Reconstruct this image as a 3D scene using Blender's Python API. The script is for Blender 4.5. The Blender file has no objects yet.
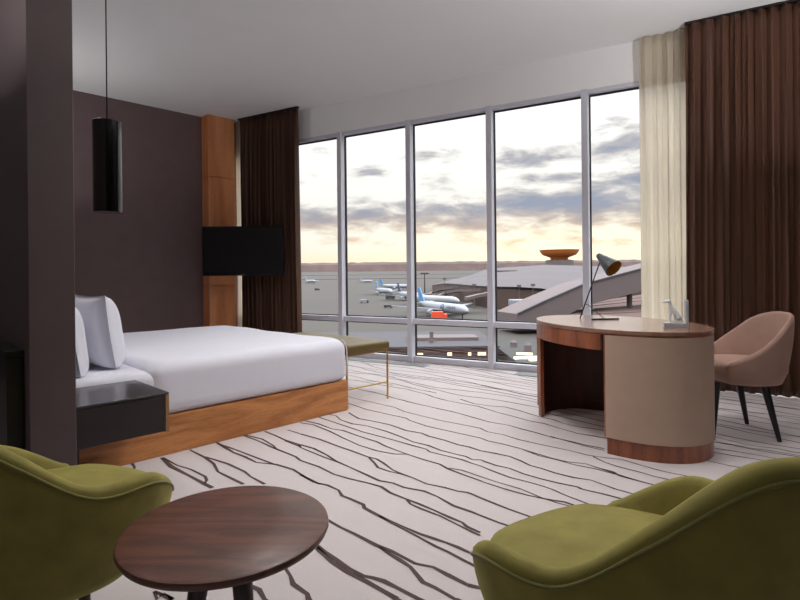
import bpy, math, random
from mathutils import Vector, Matrix
random.seed(7)
C = bpy.context.scene.collection
PI = math.pi
# ---------------------------------------------------------------- measured camera
F = 530.0; EYE = 1.10; ROLL = 0.0103; HOFF = 26.6
B = Vector((.7003, .7138)); P = Vector((-.7138, .7003))      # bed length direction, bed width direction
BA = math.atan2(B.y, B.x)
D = Vector((.8688, -.4951)); WA = math.atan2(D.y, D.x); W0 = Vector((.10, 6.60))  # window wall
H = 3.40
def uv(x, y):
    dx = x-400; dy = y-300
    return dx*math.cos(ROLL)-dy*math.sin(ROLL), dx*math.sin(ROLL)+dy*math.cos(ROLL)+HOFF
def at(x, y, z=0.0):
    U, V = uv(x, y); Y = F*(EYE-z)/V
    return Vector((U/F*Y, Y, z))
def sp(s, p, z=0.0):
    v = B*s+P*p
    return Vector((v.x, v.y, z))
def win(t, y, z=0.0):
    return Vector((W0.x+D.x*t-D.y*y, W0.y+D.y*t+D.x*y, z))

# ---------------------------------------------------------------- tags
def tag(o, label=None, cat=None, group=None, kind=None):
    if label: o['label'] = label
    if cat: o['category'] = cat
    if group: o['group'] = group
    if kind: o['kind'] = kind
    return o
def empty(name, loc=(0, 0, 0), rz=0.0):
    o = bpy.data.objects.new(name, None); C.objects.link(o)
    o.location = loc; o.rotation_euler = (0, 0, rz); o.empty_display_size = .1
    return o
def thing(name, label, cat, loc=(0, 0, 0), rz=0.0, group=None):
    return tag(empty(name, loc, rz), label, cat, group)

# ---------------------------------------------------------------- mesh builder
class MB:
    def __init__(s): s.v = []; s.f = []; s.m = []; s.mi = 0
    def add(s, vs, fs):
        n = len(s.v); s.v += [tuple(v) for v in vs]
        s.f += [tuple(n+i for i in f) for f in fs]; s.m += [s.mi]*len(fs); return s
    def box(s, x0, x1, y0, y1, z0, z1, mat=None):
        vs = [Vector((x, y, z)) for z in (z0, z1) for x, y in ((x0, y0), (x1, y0), (x1, y1), (x0, y1))]
        if mat: vs = [mat@v for v in vs]
        return s.add(vs, [(3, 2, 1, 0), (4, 5, 6, 7), (0, 1, 5, 4), (1, 2, 6, 5), (2, 3, 7, 6), (3, 0, 4, 7)])
    def prism(s, poly, z0, z1):
        n = len(poly); a = sum(poly[i][0]*poly[(i+1) % n][1]-poly[(i+1) % n][0]*poly[i][1] for i in range(n))
        if a < 0: poly = poly[::-1]
        vs = [(p[0], p[1], z0) for p in poly]+[(p[0], p[1], z1) for p in poly]
        return s.add(vs, [tuple(range(n))[::-1], tuple(range(n, 2*n))]+[(i, (i+1) % n, n+(i+1) % n, n+i) for i in range(n)])
    def ring(s, rings, closed=True, cap0=True, cap1=True):
        n = len(rings[0]); k = len(rings); vs = [v for r in rings for v in r]; fs = []
        for j in range(k-1):
            for i in range(n if closed else n-1):
                i2 = (i+1) % n; fs.append((j*n+i, j*n+i2, (j+1)*n+i2, (j+1)*n+i))
        if cap0: fs.append(tuple(range(n))[::-1])
        if cap1: fs.append(tuple((k-1)*n+i for i in range(n)))
        return s.add(vs, fs)
    def tube(s, pts, r, n=12, caps=True):
        pts = [Vector(p) for p in pts]; rs = r if isinstance(r, (list, tuple)) else [r]*len(pts)
        rings = []; up = None
        for i, p in enumerate(pts):
            d = (pts[min(i+1, len(pts)-1)]-pts[max(i-1, 0)]).normalized()
            if up is None:
                a = Vector((0, 0, 1)) if abs(d.z) < .9 else Vector((1, 0, 0)); up = a.cross(d).normalized()
            up = (up-d*up.dot(d)).normalized(); w = d.cross(up)
            rings.append([p+(up*math.cos(2*PI*k/n)+w*math.sin(2*PI*k/n))*rs[i] for k in range(n)])
        return s.ring(rings, True, caps, caps)
    def lathe(s, prof, n=32, o=(0, 0, 0), caps=True):
        o = Vector(o)
        rings = [[o+Vector((r*math.cos(2*PI*k/n), r*math.sin(2*PI*k/n), z)) for k in range(n)] for r, z in prof]
        return s.ring(rings, True, caps, caps)
    def grid(s, fn, nu, nv):
        vs = [fn(i/nu, j/nv) for j in range(nv+1) for i in range(nu+1)]
        fs = [(j*(nu+1)+i, j*(nu+1)+i+1, (j+1)*(nu+1)+i+1, (j+1)*(nu+1)+i) for j in range(nv) for i in range(nu)]
        return s.add(vs, fs)
    def build(s, name, mat, parent=None, smooth=False, bevel=0, loc=None, rz=None, seg=2, auto=None):
        me = bpy.data.meshes.new(name); me.from_pydata(s.v, [], s.f); me.update()
        mats = mat if isinstance(mat, (list, tuple)) else [mat]
        for m in mats: me.materials.append(m)
        if len(mats) > 1: me.polygons.foreach_set('material_index', s.m)
        if smooth: me.polygons.foreach_set('use_smooth', [True]*len(me.polygons))
        o = bpy.data.objects.new(name, me); C.objects.link(o)
        if parent: o.parent = parent
        if loc: o.location = loc
        if rz is not None: o.rotation_euler = (0, 0, rz)
        if smooth and auto:
            me.set_sharp_from_angle(angle=math.radians(auto))
        if bevel:
            b = o.modifiers.new('bevel', 'BEVEL'); b.width = bevel; b.segments = seg; b.limit_method = 'ANGLE'; b.angle_limit = .6
            me.polygons.foreach_set('use_smooth', [True]*len(me.polygons))
            w = o.modifiers.new('wn', 'WEIGHTED_NORMAL'); w.keep_sharp = True
        return o
def subsurf(o, n=2):
    m = o.modifiers.new('sub', 'SUBSURF'); m.levels = n; m.render_levels = n; return o

# ---------------------------------------------------------------- materials
def lin(c):
    return tuple(((v/255)/12.92 if v/255 <= .04045 else ((v/255+.055)/1.055)**2.4) for v in c)+(1,)
def new_mat(name):
    m = bpy.data.materials.new(name); m.use_nodes = True; nt = m.node_tree
    return m, nt, nt.nodes['Principled BSDF']
def mat(name, c, rough=.6, metal=0, noise=0, nscale=30, bump=0, bscale=200, sheen=0, coat=0, spec=.5, stretch=(1, 1, 1), sheen_c=None):
    m, nt, b = new_mat(name); N = nt.nodes; L = nt.links
    col = lin(c); b.inputs['Base Color'].default_value = col
    b.inputs['Roughness'].default_value = rough; b.inputs['Metallic'].default_value = metal
    b.inputs['Specular IOR Level'].default_value = spec
    if sheen:
        b.inputs['Sheen Weight'].default_value = sheen; b.inputs['Sheen Roughness'].default_value = .4
        if sheen_c: b.inputs['Sheen Tint'].default_value = lin(sheen_c)
    if coat: b.inputs['Coat Weight'].default_value = coat; b.inputs['Coat Roughness'].default_value = .15
    tc = N.new('ShaderNodeTexCoord'); mp = N.new('ShaderNodeMapping'); mp.inputs['Scale'].default_value = stretch
    L.new(tc.outputs['Object'], mp.inputs['Vector'])
    if noise:
        n = N.new('ShaderNodeTexNoise'); n.inputs['Scale'].default_value = nscale; n.inputs['Detail'].default_value = 6
        L.new(mp.outputs[0], n.inputs['Vector'])
        r = N.new('ShaderNodeMapRange'); r.inputs['From Min'].default_value = .3; r.inputs['From Max'].default_value = .7
        r.inputs['To Min'].default_value = 1-noise; r.inputs['To Max'].default_value = 1+noise
        L.new(n.outputs['Fac'], r.inputs['Value'])
        x = N.new('ShaderNodeMix'); x.data_type = 'RGBA'; x.blend_type = 'MULTIPLY'; x.inputs[0].default_value = 1
        x.inputs[6].default_value = col; L.new(r.outputs[0], x.inputs[7]); L.new(x.outputs[2], b.inputs['Base Color'])
    if bump:
        n2 = N.new('ShaderNodeTexNoise'); n2.inputs['Scale'].default_value = bscale; n2.inputs['Detail'].default_value = 4
        L.new(mp.outputs[0], n2.inputs['Vector'])
        bp = N.new('ShaderNodeBump'); bp.inputs['Strength'].default_value = bump; bp.inputs['Distance'].default_value = .004
        L.new(n2.outputs['Fac'], bp.inputs['Height']); L.new(bp.outputs[0], b.inputs['Normal'])
    return m
def wood(name, c0, c1, axis='X', scale=1.0, rough=.4, ring=9, coat=0, dist=3.0, off=(0, 0, 0)):
    m, nt, b = new_mat(name); N = nt.nodes; L = nt.links
    tc = N.new('ShaderNodeTexCoord'); mp = N.new('ShaderNodeMapping')
    st = {'X': (.13, 1, 1), 'Y': (1, .13, 1), 'Z': (1, 1, .13)}[axis]
    mp.inputs['Scale'].default_value = tuple(v*scale for v in st); mp.inputs['Location'].default_value = off
    L.new(tc.outputs['Object'], mp.inputs['Vector'])
    n = N.new('ShaderNodeTexNoise'); n.inputs['Scale'].default_value = 2.2; n.inputs['Detail'].default_value = 3; n.inputs['Roughness'].default_value = .45
    L.new(mp.outputs[0], n.inputs['Vector'])
    mu = N.new('ShaderNodeMath'); mu.operation = 'MULTIPLY'; mu.inputs[1].default_value = ring*dist; L.new(n.outputs['Fac'], mu.inputs[0])
    si = N.new('ShaderNodeMath'); si.operation = 'PINGPONG'; si.inputs[1].default_value = 1.0; L.new(mu.outputs[0], si.inputs[0])
    f = N.new('ShaderNodeTexNoise'); f.inputs['Scale'].default_value = 70; f.inputs['Detail'].default_value = 5; L.new(mp.outputs[0], f.inputs['Vector'])
    ad = N.new('ShaderNodeMath'); ad.operation = 'MULTIPLY_ADD'; ad.inputs[1].default_value = .45; L.new(si.outputs[0], ad.inputs[0]); 
    f2 = N.new('ShaderNodeMath'); f2.operation = 'MULTIPLY'; f2.inputs[1].default_value = .6; L.new(f.outputs['Fac'], f2.inputs[0]); L.new(f2.outputs[0], ad.inputs[2])
    r = N.new('ShaderNodeValToRGB'); r.color_ramp.elements[0].position = .18; r.color_ramp.elements[1].position = .8
    r.color_ramp.elements[0].color = lin(c0); r.color_ramp.elements[1].color = lin(c1)
    L.new(ad.outputs[0], r.inputs[0]); L.new(r.outputs[0], b.inputs['Base Color'])
    b.inputs['Roughness'].default_value = rough
    if coat: b.inputs['Coat Weight'].default_value = coat; b.inputs['Coat Roughness'].default_value = .2
    return m

M = {}
M['wall'] = mat('aubergine_wall', (112, 93, 93), .75, noise=.05, nscale=6, bump=.05, bscale=300)
M['panel'] = mat('aubergine_panel', (88, 74, 75), .6, noise=.05, nscale=8)
M['ceil'] = mat('ceiling_paint', (232, 232, 233), .9, noise=.01, nscale=3)
M['white_wall'] = mat('white_plaster', (246, 246, 245), .9, noise=.01, nscale=3)
M['far_wall'] = mat('taupe_wall', (52, 44, 42), .8, noise=.04, nscale=5)
M['carpet'] = mat('cream_carpet', (205, 196, 195), .95, noise=.06, nscale=160, bump=.5, bscale=420, sheen=.15)
M['stripe'] = mat('carpet_stripe', (84, 68, 66), .95, noise=.12, nscale=160, bump=.5, bscale=420)
M['alu'] = mat('grey_aluminium', (214, 214, 224), .5, metal=.1, noise=.02, nscale=10)
M['gasket'] = mat('black_gasket', (18, 20, 28), .6, noise=.05)
M['bedwood'] = wood('orange_walnut', (160, 96, 46), (212, 144, 84), 'X', 2.2, .38, ring=3.2, dist=4, coat=.1)
M['colwood'] = wood('column_walnut', (196, 118, 66), (236, 164, 112), 'Z', 1.6, .38, ring=2.0, dist=3, coat=.1)
M['deskwood'] = wood('desk_walnut', (108, 56, 32), (166, 96, 60), 'Z', 3.2, .32, ring=2.5, dist=3, coat=.25)
M['desktop'] = wood('desk_top_walnut', (128, 92, 76), (160, 122, 104), 'X', 2.5, .22, ring=3, dist=3, coat=.5)
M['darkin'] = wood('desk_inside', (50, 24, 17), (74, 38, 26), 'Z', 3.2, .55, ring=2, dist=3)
M['table'] = wood('dark_walnut', (74, 42, 30), (114, 70, 54), 'X', 4.2, .45, ring=3.2, dist=4.2, coat=.1, off=(.3, .2, 0))
M['tableleg'] = wood('dark_leg_wood', (40, 25, 22), (60, 38, 33), 'Z', 4, .45)
M['linen'] = mat('white_linen', (226, 226, 236), .85, noise=.01, nscale=20, bump=.08, bscale=500, sheen=.1)
M['nsgloss'] = mat('black_gloss', (50, 44, 46), .3, noise=.05, nscale=8, coat=.25)
M['nsfront'] = mat('dark_wenge', (40, 30, 31), .5, noise=.12, nscale=6, stretch=(.2, 1, 1))
M['edgewood'] = mat('pale_wood_edge', (150, 112, 72), .5, noise=.06, nscale=40)
M['curtain'] = mat('brown_velvet', (84, 54, 39), .6, noise=.1, nscale=6, bump=.05, bscale=500, sheen=.35, sheen_c=(150, 105, 80), stretch=(1, 1, .1))
M['green'] = mat('green_velvet', (140, 130, 62), .8, noise=.16, nscale=14, bump=.05, bscale=400, sheen=.6, sheen_c=(190, 185, 100))
M['green_pipe'] = mat('green_piping', (120, 116, 56), .8, noise=.08, nscale=40, sheen=.3)
M['pink'] = mat('blush_velvet', (168, 136, 121), .8, noise=.05, nscale=14, bump=.04, bscale=400, sheen=.35, sheen_c=(210, 170, 150))
M['olive'] = mat('olive_leather', (104, 86, 42), .45, noise=.08, nscale=18, bump=.1, bscale=120)
M['brass'] = mat('brushed_brass', (205, 170, 90), .3, metal=1, noise=.04)
M['black'] = mat('satin_black', (14, 13, 14), .4, noise=.05)
M['blackgloss'] = mat('polished_black', (8, 7, 9), .12, noise=.05, coat=.4)
M['screen'] = mat('tv_screen', (24, 25, 25), .16, noise=.03, coat=.5)
M['bezel'] = mat('tv_bezel', (10, 10, 11), .35, noise=.03)
M['taupe'] = mat('taupe_leather', (184, 158, 138), .55, noise=.03, nscale=12, bump=.12, bscale=260)
M['steel'] = mat('grey_steel', (104, 110, 112), .38, metal=.7, noise=.05)
M['gold'] = mat('gold_inside', (190, 140, 62), .45, metal=.4, noise=.05)
M['porcelain'] = mat('white_porcelain', (225, 226, 228), .3, noise=.01, coat=.3)
M['silver'] = mat('grey_glaze', (176, 178, 182), .3, noise=.03, coat=.3)
M['vent'] = mat('vent_metal', (150, 154, 158), .5, metal=.2, noise=.04)
M['amber'] = mat('copper_inside', (190, 95, 30), .4, metal=.5, noise=.05)
M['cable'] = mat('cable', (22, 20, 22), .6, noise=.05)
def glass_mat():
    m = bpy.data.materials.new('window_glass'); m.use_nodes = True; nt = m.node_tree; N = nt.nodes; L = nt.links
    N.remove(N['Principled BSDF']); out = N['Material Output']
    t = N.new('ShaderNodeBsdfTransparent'); t.inputs[0].default_value = (.97, .985, .98, 1)
    g = N.new('ShaderNodeBsdfGlossy'); g.inputs['Roughness'].default_value = .02
    fr = N.new('ShaderNodeFresnel'); fr.inputs['IOR'].default_value = 1.3
    nz = N.new('ShaderNodeTexNoise'); nz.inputs['Scale'].default_value = 1.5
    mu = N.new('ShaderNodeMath'); mu.operation = 'MULTIPLY'; mu.inputs[1].default_value = .25; L.new(fr.outputs[0], mu.inputs[0])
    x = N.new('ShaderNodeMixShader'); L.new(mu.outputs[0], x.inputs[0]); L.new(t.outputs[0], x.inputs[1]); L.new(g.outputs[0], x.inputs[2])
    L.new(x.outputs[0], out.inputs['Surface']); return m
M['glass'] = glass_mat()
def sheer_mat():
    m = bpy.data.materials.new('cream_sheer'); m.use_nodes = True; nt = m.node_tree; N = nt.nodes; L = nt.links
    N.remove(N['Principled BSDF']); out = N['Material Output']
    d = N.new('ShaderNodeBsdfDiffuse'); d.inputs[0].default_value = lin((232, 225, 212))
    t = N.new('ShaderNodeBsdfTranslucent'); t.inputs[0].default_value = lin((240, 232, 216))
    tr = N.new('ShaderNodeBsdfTransparent')
    nz = N.new('ShaderNodeTexNoise'); nz.inputs['Scale'].default_value = 300
    tc = N.new('ShaderNodeTexCoord'); L.new(tc.outputs['Object'], nz.inputs['Vector'])
    r = N.new('ShaderNodeMapRange'); r.inputs['To Min'].default_value = .12; r.inputs['To Max'].default_value = .42; L.new(nz.outputs['Fac'], r.inputs['Value'])
    a = N.new('ShaderNodeMixShader'); a.inputs[0].default_value = .62; L.new(d.outputs[0], a.inputs[1]); L.new(t.outputs[0], a.inputs[2])
    b = N.new('ShaderNodeMixShader'); L.new(r.outputs[0], b.inputs[0]); L.new(a.outputs[0], b.inputs[1]); L.new(tr.outputs[0], b.inputs[2])
    L.new(b.outputs[0], out.inputs['Surface']); return m
M['sheer'] = sheer_mat()

# ================================================================= room shell
def struct(o): return tag(o, kind='structure')
A0 = win(-2.978, 0); W1 = win(5.0, 0)
room = [A0.xy, W1.xy, Vector((3.9, -2.6)), Vector((-6.9, -2.6)), sp(-2.1, 7.43).xy]
def carpet_floor():
    mb = MB(); n = len(room)
    big = [win(-2.978, .12).xy, win(5.1, .12).xy, Vector((4.0, -2.7)), Vector((-7, -2.7)), sp(-2.2, 7.5).xy]
    mb.prism([tuple(v) for v in big], -.15, 0)
    mb.mi = 1
    T = {'a': (300, 380, 4.444), 'b': (300, 480, 4.444), 'c': (460, 370, 4.444), 'd': (120, 430, 3.53), 'e': (600, 400, 4.0)}
    tr = [
     ('a', .009, [(215,105),(290,130),(400,155),(470,170),(490,182),(560,205),(680,232),(800,258)], 'c', [(120,315),(190,330),(260,348),(330,370),(400,390),(470,408),(560,418),(620,438),(680,452),(700,465),(800,495)]),
     ('a', .008, [(240,82),(300,95),(420,122),(460,140),(540,160),(620,180),(700,195),(800,215)], 'c', [(120,275),(190,288),(260,310),(340,328),(420,345),(500,362),(560,378),(640,390),(720,398),(790,420)]),
     ('a', .011, [(215,145),(235,158),(260,172),(320,183),(400,200),(470,225),(540,237),(570,250),(640,268),(700,288),(750,298),(800,315)], 'c', [(150,370),(220,385),(270,405),(310,425),(360,438),(420,458),(500,478),(580,490),(650,515),(690,530)]),
     ('a', .011, [(110,150),(160,160),(180,178),(230,195),(300,205),(380,228),(440,250),(500,275),(570,292),(620,312),(690,330),(735,340),(765,355),(800,355)], 'c', [(110,408),(160,425),(220,438),(280,462),(360,485),(430,502),(520,520),(540,530)]),
     ('a', .010, [(80,165),(140,185),(200,205),(280,232),(350,250),(430,272),(500,292),(560,308),(575,320),(650,338),(720,355),(760,370),(800,382)], 'c', [(140,448),(220,478),(300,498),(370,518),(410,532)]),
     ('a', .011, [(20,182),(80,195),(140,218),(190,225),(260,250),(340,275),(380,295),(440,318),(480,332),(540,352),(620,375),(655,395),(720,420),(800,448)], 'c', [(100,498),(200,530)]),
     ('a', .008, [(660,392),(720,402),(800,430)], 'c', [(160,498),(270,530)]),
     ('a', .010, [(0,190),(60,200),(130,228),(190,258),(260,290),(340,315),(420,330),(480,330)], None, None),
     ('a', .012, [(0,240),(80,262),(160,292),(240,320),(300,342),(340,352),(370,370),(410,400),(450,418),(500,435),(560,462),(640,478),(700,495),(740,500)], 'b', [(760,62),(800,80)]),
     ('a', .010, [(305,345),(330,370),(345,390),(400,408),(445,418)], None, None),
     ('a', .012, [(0,288),(60,305),(120,335),(160,362),(220,388),(290,420),(350,448),(410,458),(460,478)], 'b', [(550,50),(610,75),(680,115),(760,142),(800,158)]),
     ('a', .009, [(0,300),(60,325),(110,345),(190,375)], None, None),
     ('a', .012, [(0,358),(80,385),(150,420),(220,440),(300,458),(360,475),(400,502)], 'b', [(470,85),(530,108),(600,138),(660,165),(720,190),(740,208),(800,235)]),
     ('b', .010, [(475,90),(490,108),(540,130),(620,160),(700,200),(760,230),(800,248)], None, None),
     ('a', .013, [(0,420),(60,455),(120,468),(170,490),(185,515)], 'b', [(230,88),(280,110),(285,125),(340,155),(390,178),(450,205),(530,240),(590,260),(650,280),(700,300),(765,330)]),
     ('b', .011, [(350,160),(400,190),(480,230),(540,262),(600,295),(660,322),(720,355),(760,375)], None, None),
     ('d', .014, [(340,45),(400,80),(440,95),(480,115),(550,122),(610,140),(650,165),(706,192)], None, None),
     ('b', .014, [(115,175),(180,212),(240,240),(340,292),(400,315),(440,335),(510,372),(590,388),(660,425),(745,468)], None, None),
     ('b', .014, [(350,298),(400,332),(440,355),(490,388),(545,455),(600,480),(690,532)], None, None),
     ('b', .017, [(65,288),(110,320),(160,355),(220,395),(280,428),(320,435),(370,450),(430,480),(530,532)], None, None),
     ('b', .015, [(70,300),(140,365),(210,410),(290,450),(370,495),(430,530)], None, None),
     ('d', .018, [(145,98),(180,130),(240,160),(300,192),(325,205)], None, None),
     ('d', .012, [(150,98),(200,125),(250,140),(300,165),(305,178),(298,190)], None, None),
     ('d', .013, [(245,70),(300,98),(330,120),(345,148),(400,175),(435,192)], None, None),
     ('d', .013, [(300,95),(380,120),(440,148),(460,165),(510,192)], None, None),
     ('d', .011, [(345,48),(420,75),(480,98),(545,122)], None, None),
     ('d', .010, [(440,18),(500,32),(540,55),(555,70)], None, None),
     ('d', .012, [(435,20),(490,40),(545,65),(620,95)], None, None),
     ('d', .012, [(510,5),(580,35),(632,52)], None, None), ('d', .010, [(580,38),(632,58)], None, None), ('d', .012, [(590,0),(633,13)], None, None),
     ('d', .013, [(580,485),(600,515),(610,545),(660,580),(665,600)], None, None),
     ('d', .013, [(435,540),(490,565),(510,600)], None, None),
     ('d', .012, [(120,570),(130,600)], None, None), ('d', .012, [(150,578),(185,600)], None, None),
     ('d', .014, [(40,118),(50,130),(45,148)], None, None),
     ('c', .009, [(0,130),(60,150),(130,160),(200,165),(260,180),(340,205)], None, None),
     ('c', .009, [(0,148),(80,162),(170,190),(240,208),(300,225),(370,238),(450,262),(520,282),(600,295),(640,302)], None, None),
     ('c', .009, [(0,195),(60,212),(130,232),(210,245),(270,262),(340,280),(400,298),(500,320),(560,335),(640,350)], None, None),
     ('c', .008, [(400,295),(480,318),(560,340),(640,358)], None, None),
     ('c', .009, [(590,385),(640,410),(700,430),(800,455)], None, None),
     ('c', .008, [(280,355),(350,382),(430,400),(500,420),(600,440),(680,462),(720,472)], None, None),
     ('e', .009, [(340,305),(400,315),(450,330)], None, None),
     ('e', .009, [(0,275),(50,290),(80,305),(210,340)], None, None)]
    lines = []
    for t in tr:
        pts = []
        for k in ((t[0], t[2]), (t[3], t[4])):
            if k[0]:
                ox, oy, sc = T[k[0]]; pts += [at(ox+a/sc, oy+b/sc).xy for a, b in k[1]]
        lines.append((pts, t[1]))
    for i, (pts, w) in enumerate(lines):
        for k, (o_, w2) in enumerate(lines):
            if k != i and .012 < (pts[-1]-o_[0]).length < .16 and abs((pts[-1]-o_[0]).dot(B)) < .06:
                pts.append(o_[0].copy()); break
    def walk(st, d, n, w, s0=None):
        out = [st]; v = 0
        for i in range(n):
            v = v*.6+random.gauss(0, .012)
            if s0 is not None: v += (s0-out[-1].dot(B))*.12
            st = out[-1]+P*(d*random.uniform(.07, .15))+B*v
            out.append(st)
        return out[1:]
    used = []
    for pts, w in lines:
        used.append([(q.dot(P), q.dot(B)) for q in pts])
    ext = []
    for i, (pts, w) in enumerate(lines):
        pl = (pts[0]-pts[-1]).length
        def merged(q): return any(min((q-u_).length for u_ in o_[0]) < .05 for k_, o_ in enumerate(lines) if k_ != i)
        if pl > (.02 if pts[-1].y < 1.95 else .25):
            lo = pts[-1] if pts[-1].dot(P) < pts[0].dot(P) else pts[0]; hi = pts[0] if lo is pts[-1] else pts[-1]
            
            if not merged(lo) and (lo.x > .1 or lo.y < 2.1): ext.append(([lo]+walk(lo, -1, 18, w, lo.dot(B)), w))
            if pl > .8 and hi.dot(B) > 2.8 and not merged(hi): ext.append(([hi]+walk(hi, 1, 30, w, hi.dot(B)), w))
    # further lines beyond and before the ones that can be followed
    s = 2.95
    gen = []
    while s < 6.9:
        s += random.uniform(.07, .15)
        hi_p = 7.3; pts = [sp(s, hi_p).xy]; 
        st = pts+walk(pts[0], -1, 110, .01, s); gen.append((s, st))
        if random.random() < .35:
            k = random.randrange(20, 80); br = [st[k]]+walk(st[k], -1, random.randrange(8, 22), .01, s+.05); gen.append((s, br))
    def near_traced(q):
        pq, sq = q.dot(P), q.dot(B)
        for u in used:
            if len(u) < 5: continue
            p0, p1 = u[-1][0], u[0][0]
            if p0 <= pq <= p1:
                if min(abs(sq-b) for a, b in u if abs(a-pq) < .25) if any(abs(a-pq) < .25 for a, b in u) else 9 < .03: return True
        return False
    # top of the traced field: s as a function of p
    def top_s(pq):
        best = 0
        for u in used:
            for a, b in u:
                if abs(a-pq) < .2: best = max(best, b)
        for e, w in ext:
            for q in e:
                if abs(q.dot(P)-pq) < .1: best = max(best, q.dot(B))
        return best
    tops = {}
    for s_, g in gen:
        cur = []
        for q in g:
            kp = round(q.dot(P), 1)
            if kp not in tops: tops[kp] = top_s(kp)
            if q.dot(B) > tops[kp]+.05: cur.append(q)
            else:
                if len(cur) > 2: ext.append((cur, .009))
                cur = []
        if len(cur) > 2: ext.append((cur, .009))
    # living area side, in front of the bed: lines continuing below the camera
    s = 1.2
    while s > -2:
        s -= random.uniform(.12, .22)
        q0 = sp(s, (1.62-.7138*s)/.7003 if s > .3 else 6.0).xy
        st = [q0]+walk(q0, -1, 60, .01, s)
        ext.append((st, .014))
    def ribbon(pts, w):
        L_, R_ = [], []
        fine = [pts[0]]
        for a, b in zip(pts, pts[1:]):
            k = max(1, int((b-a).length/.12))
            for j in range(1, k+1):
                q = a+(b-a)*(j/k)
                if j < k: q = q+Vector((random.gauss(0, .0025), random.gauss(0, .0025)))
                fine.append(q)
        for i, q in enumerate(fine):
            d = (fine[min(i+1, len(fine)-1)]-fine[max(0, i-1)])
            if d.length < 1e-6: d = P.copy()
            d.normalize(); nrm = Vector((-d.y, d.x)); ww = w*.62*random.uniform(.7, 1.35)
            L_.append((q+nrm*ww)); R_.append((q-nrm*ww))
        vs = [(v.x, v.y, .0012) for v in L_]+[(v.x, v.y, .0012) for v in R_]; n = len(fine)
        mb.add(vs, [(n+i, n+i+1, i+1, i) for i in range(n-1)])
    for pts, w in lines+ext: ribbon(pts, w)
    return struct(mb.build('floor', [M['carpet'], M['stripe']]))
carpet_floor()
mb = MB(); mb.prism([tuple(v) for v in [win(-2.978, .25).xy, win(5.15, .25).xy, Vector((4.05, -2.75)), Vector((-7.05, -2.75)), sp(-2.25, 7.55).xy]], H, H+.15)
struct(mb.build('ceiling', M['ceil']))
def wall(name, a, b, m, th=.12, z0=0, z1=H, side=1):
    d = (b-a); L_ = d.length; o = MB().box(0, L_, 0 if side > 0 else -th, th if side > 0 else 0, z0, z1).build(name, m, loc=(a.x, a.y, 0), rz=math.atan2(d.y, d.x))
    return struct(o)
wall('wall_left', room[4], room[0]+(room[0]-room[4]).normalized()*.1, M['wall'])
wall('wall_right', W1.xy, room[2], M['far_wall'])
wall('wall_back', room[2], room[3], M['far_wall'])
wall('wall_side', room[3], room[4], M['far_wall'])
# window wall: bulkhead above the glazing, plain piece at the far right
wl = MB().box(-2.978, 5.0, 0, .16, 3.0, H).box(4.42, 5.0, 0, .16, 0, 3.0).build('wall_window', M['white_wall'], loc=(W0.x, W0.y, 0), rz=WA); struct(wl)
# partition the bed stands against
S0 = .62; S1 = .459; P0 = 2.48
po = MB().box(S1, S0, P0, 7.43, 0, H).build('wall_partition', M['panel'], rz=BA, bevel=.004); struct(po)

# windows: one bay each
mt = [-2.978+.03, -2.07, -1.02, .03, 1.08, 2.13, 3.18, 4.23+.17]
for i in range(7):
    t0, t1 = mt[i], mt[i+1]
    w = struct(empty(f'window_{i+1}', (W0.x, W0.y, 0), WA))
    fr = MB()
    a, b = t0+.033, t1-.033
    fr.box(a, b, 0, .09, 0, .07); fr.box(a, b, 0, .09, .47, .535); fr.box(a, b, 0, .09, 2.955, 3.0)
    fr.build('window_frame', M['alu'], w, bevel=.003)
    g = MB()
    for z0, z1 in ((.07, .47), (.535, 2.955)):
        g.box(a, b, .055, .085, z0, z0+.014); g.box(a, b, .055, .085, z1-.016, z1)
        g.box(a, a+.012, .055, .085, z0, z1); g.box(b-.012, b, .055, .085, z0, z1)
    g.build('gasket', M['gasket'], w)
    MB().box(a, b, .068, .074, .07, .47).build('glass_pane', M['glass'], w)
    MB().box(a, b, .068, .074, .535, 2.955).build('glass_pane', M['glass'], w)
    MB().box(t1-.033, t1+.033, -.035, .09, 0, 3.0).build('mullion', M['alu'], w, bevel=.006)

# curtain rail in the ceiling
def rail(name, t0, t1, y, lab):
    tag(MB().box(t0, t1, y-.02, y+.02, H-.022, H-.001).build(name, M['black'], loc=(W0.x, W0.y, 0), rz=WA), lab, 'curtain rail', 'black ceiling curtain rails')
rail('curtain_rail', -2.74, -1.6, -.16, 'black ceiling rail of the brown curtain beside the television')
rail('curtain_rail', 3.06, 4.95, -.18, 'black ceiling rail of the wide brown curtain behind the desk chair')

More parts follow.
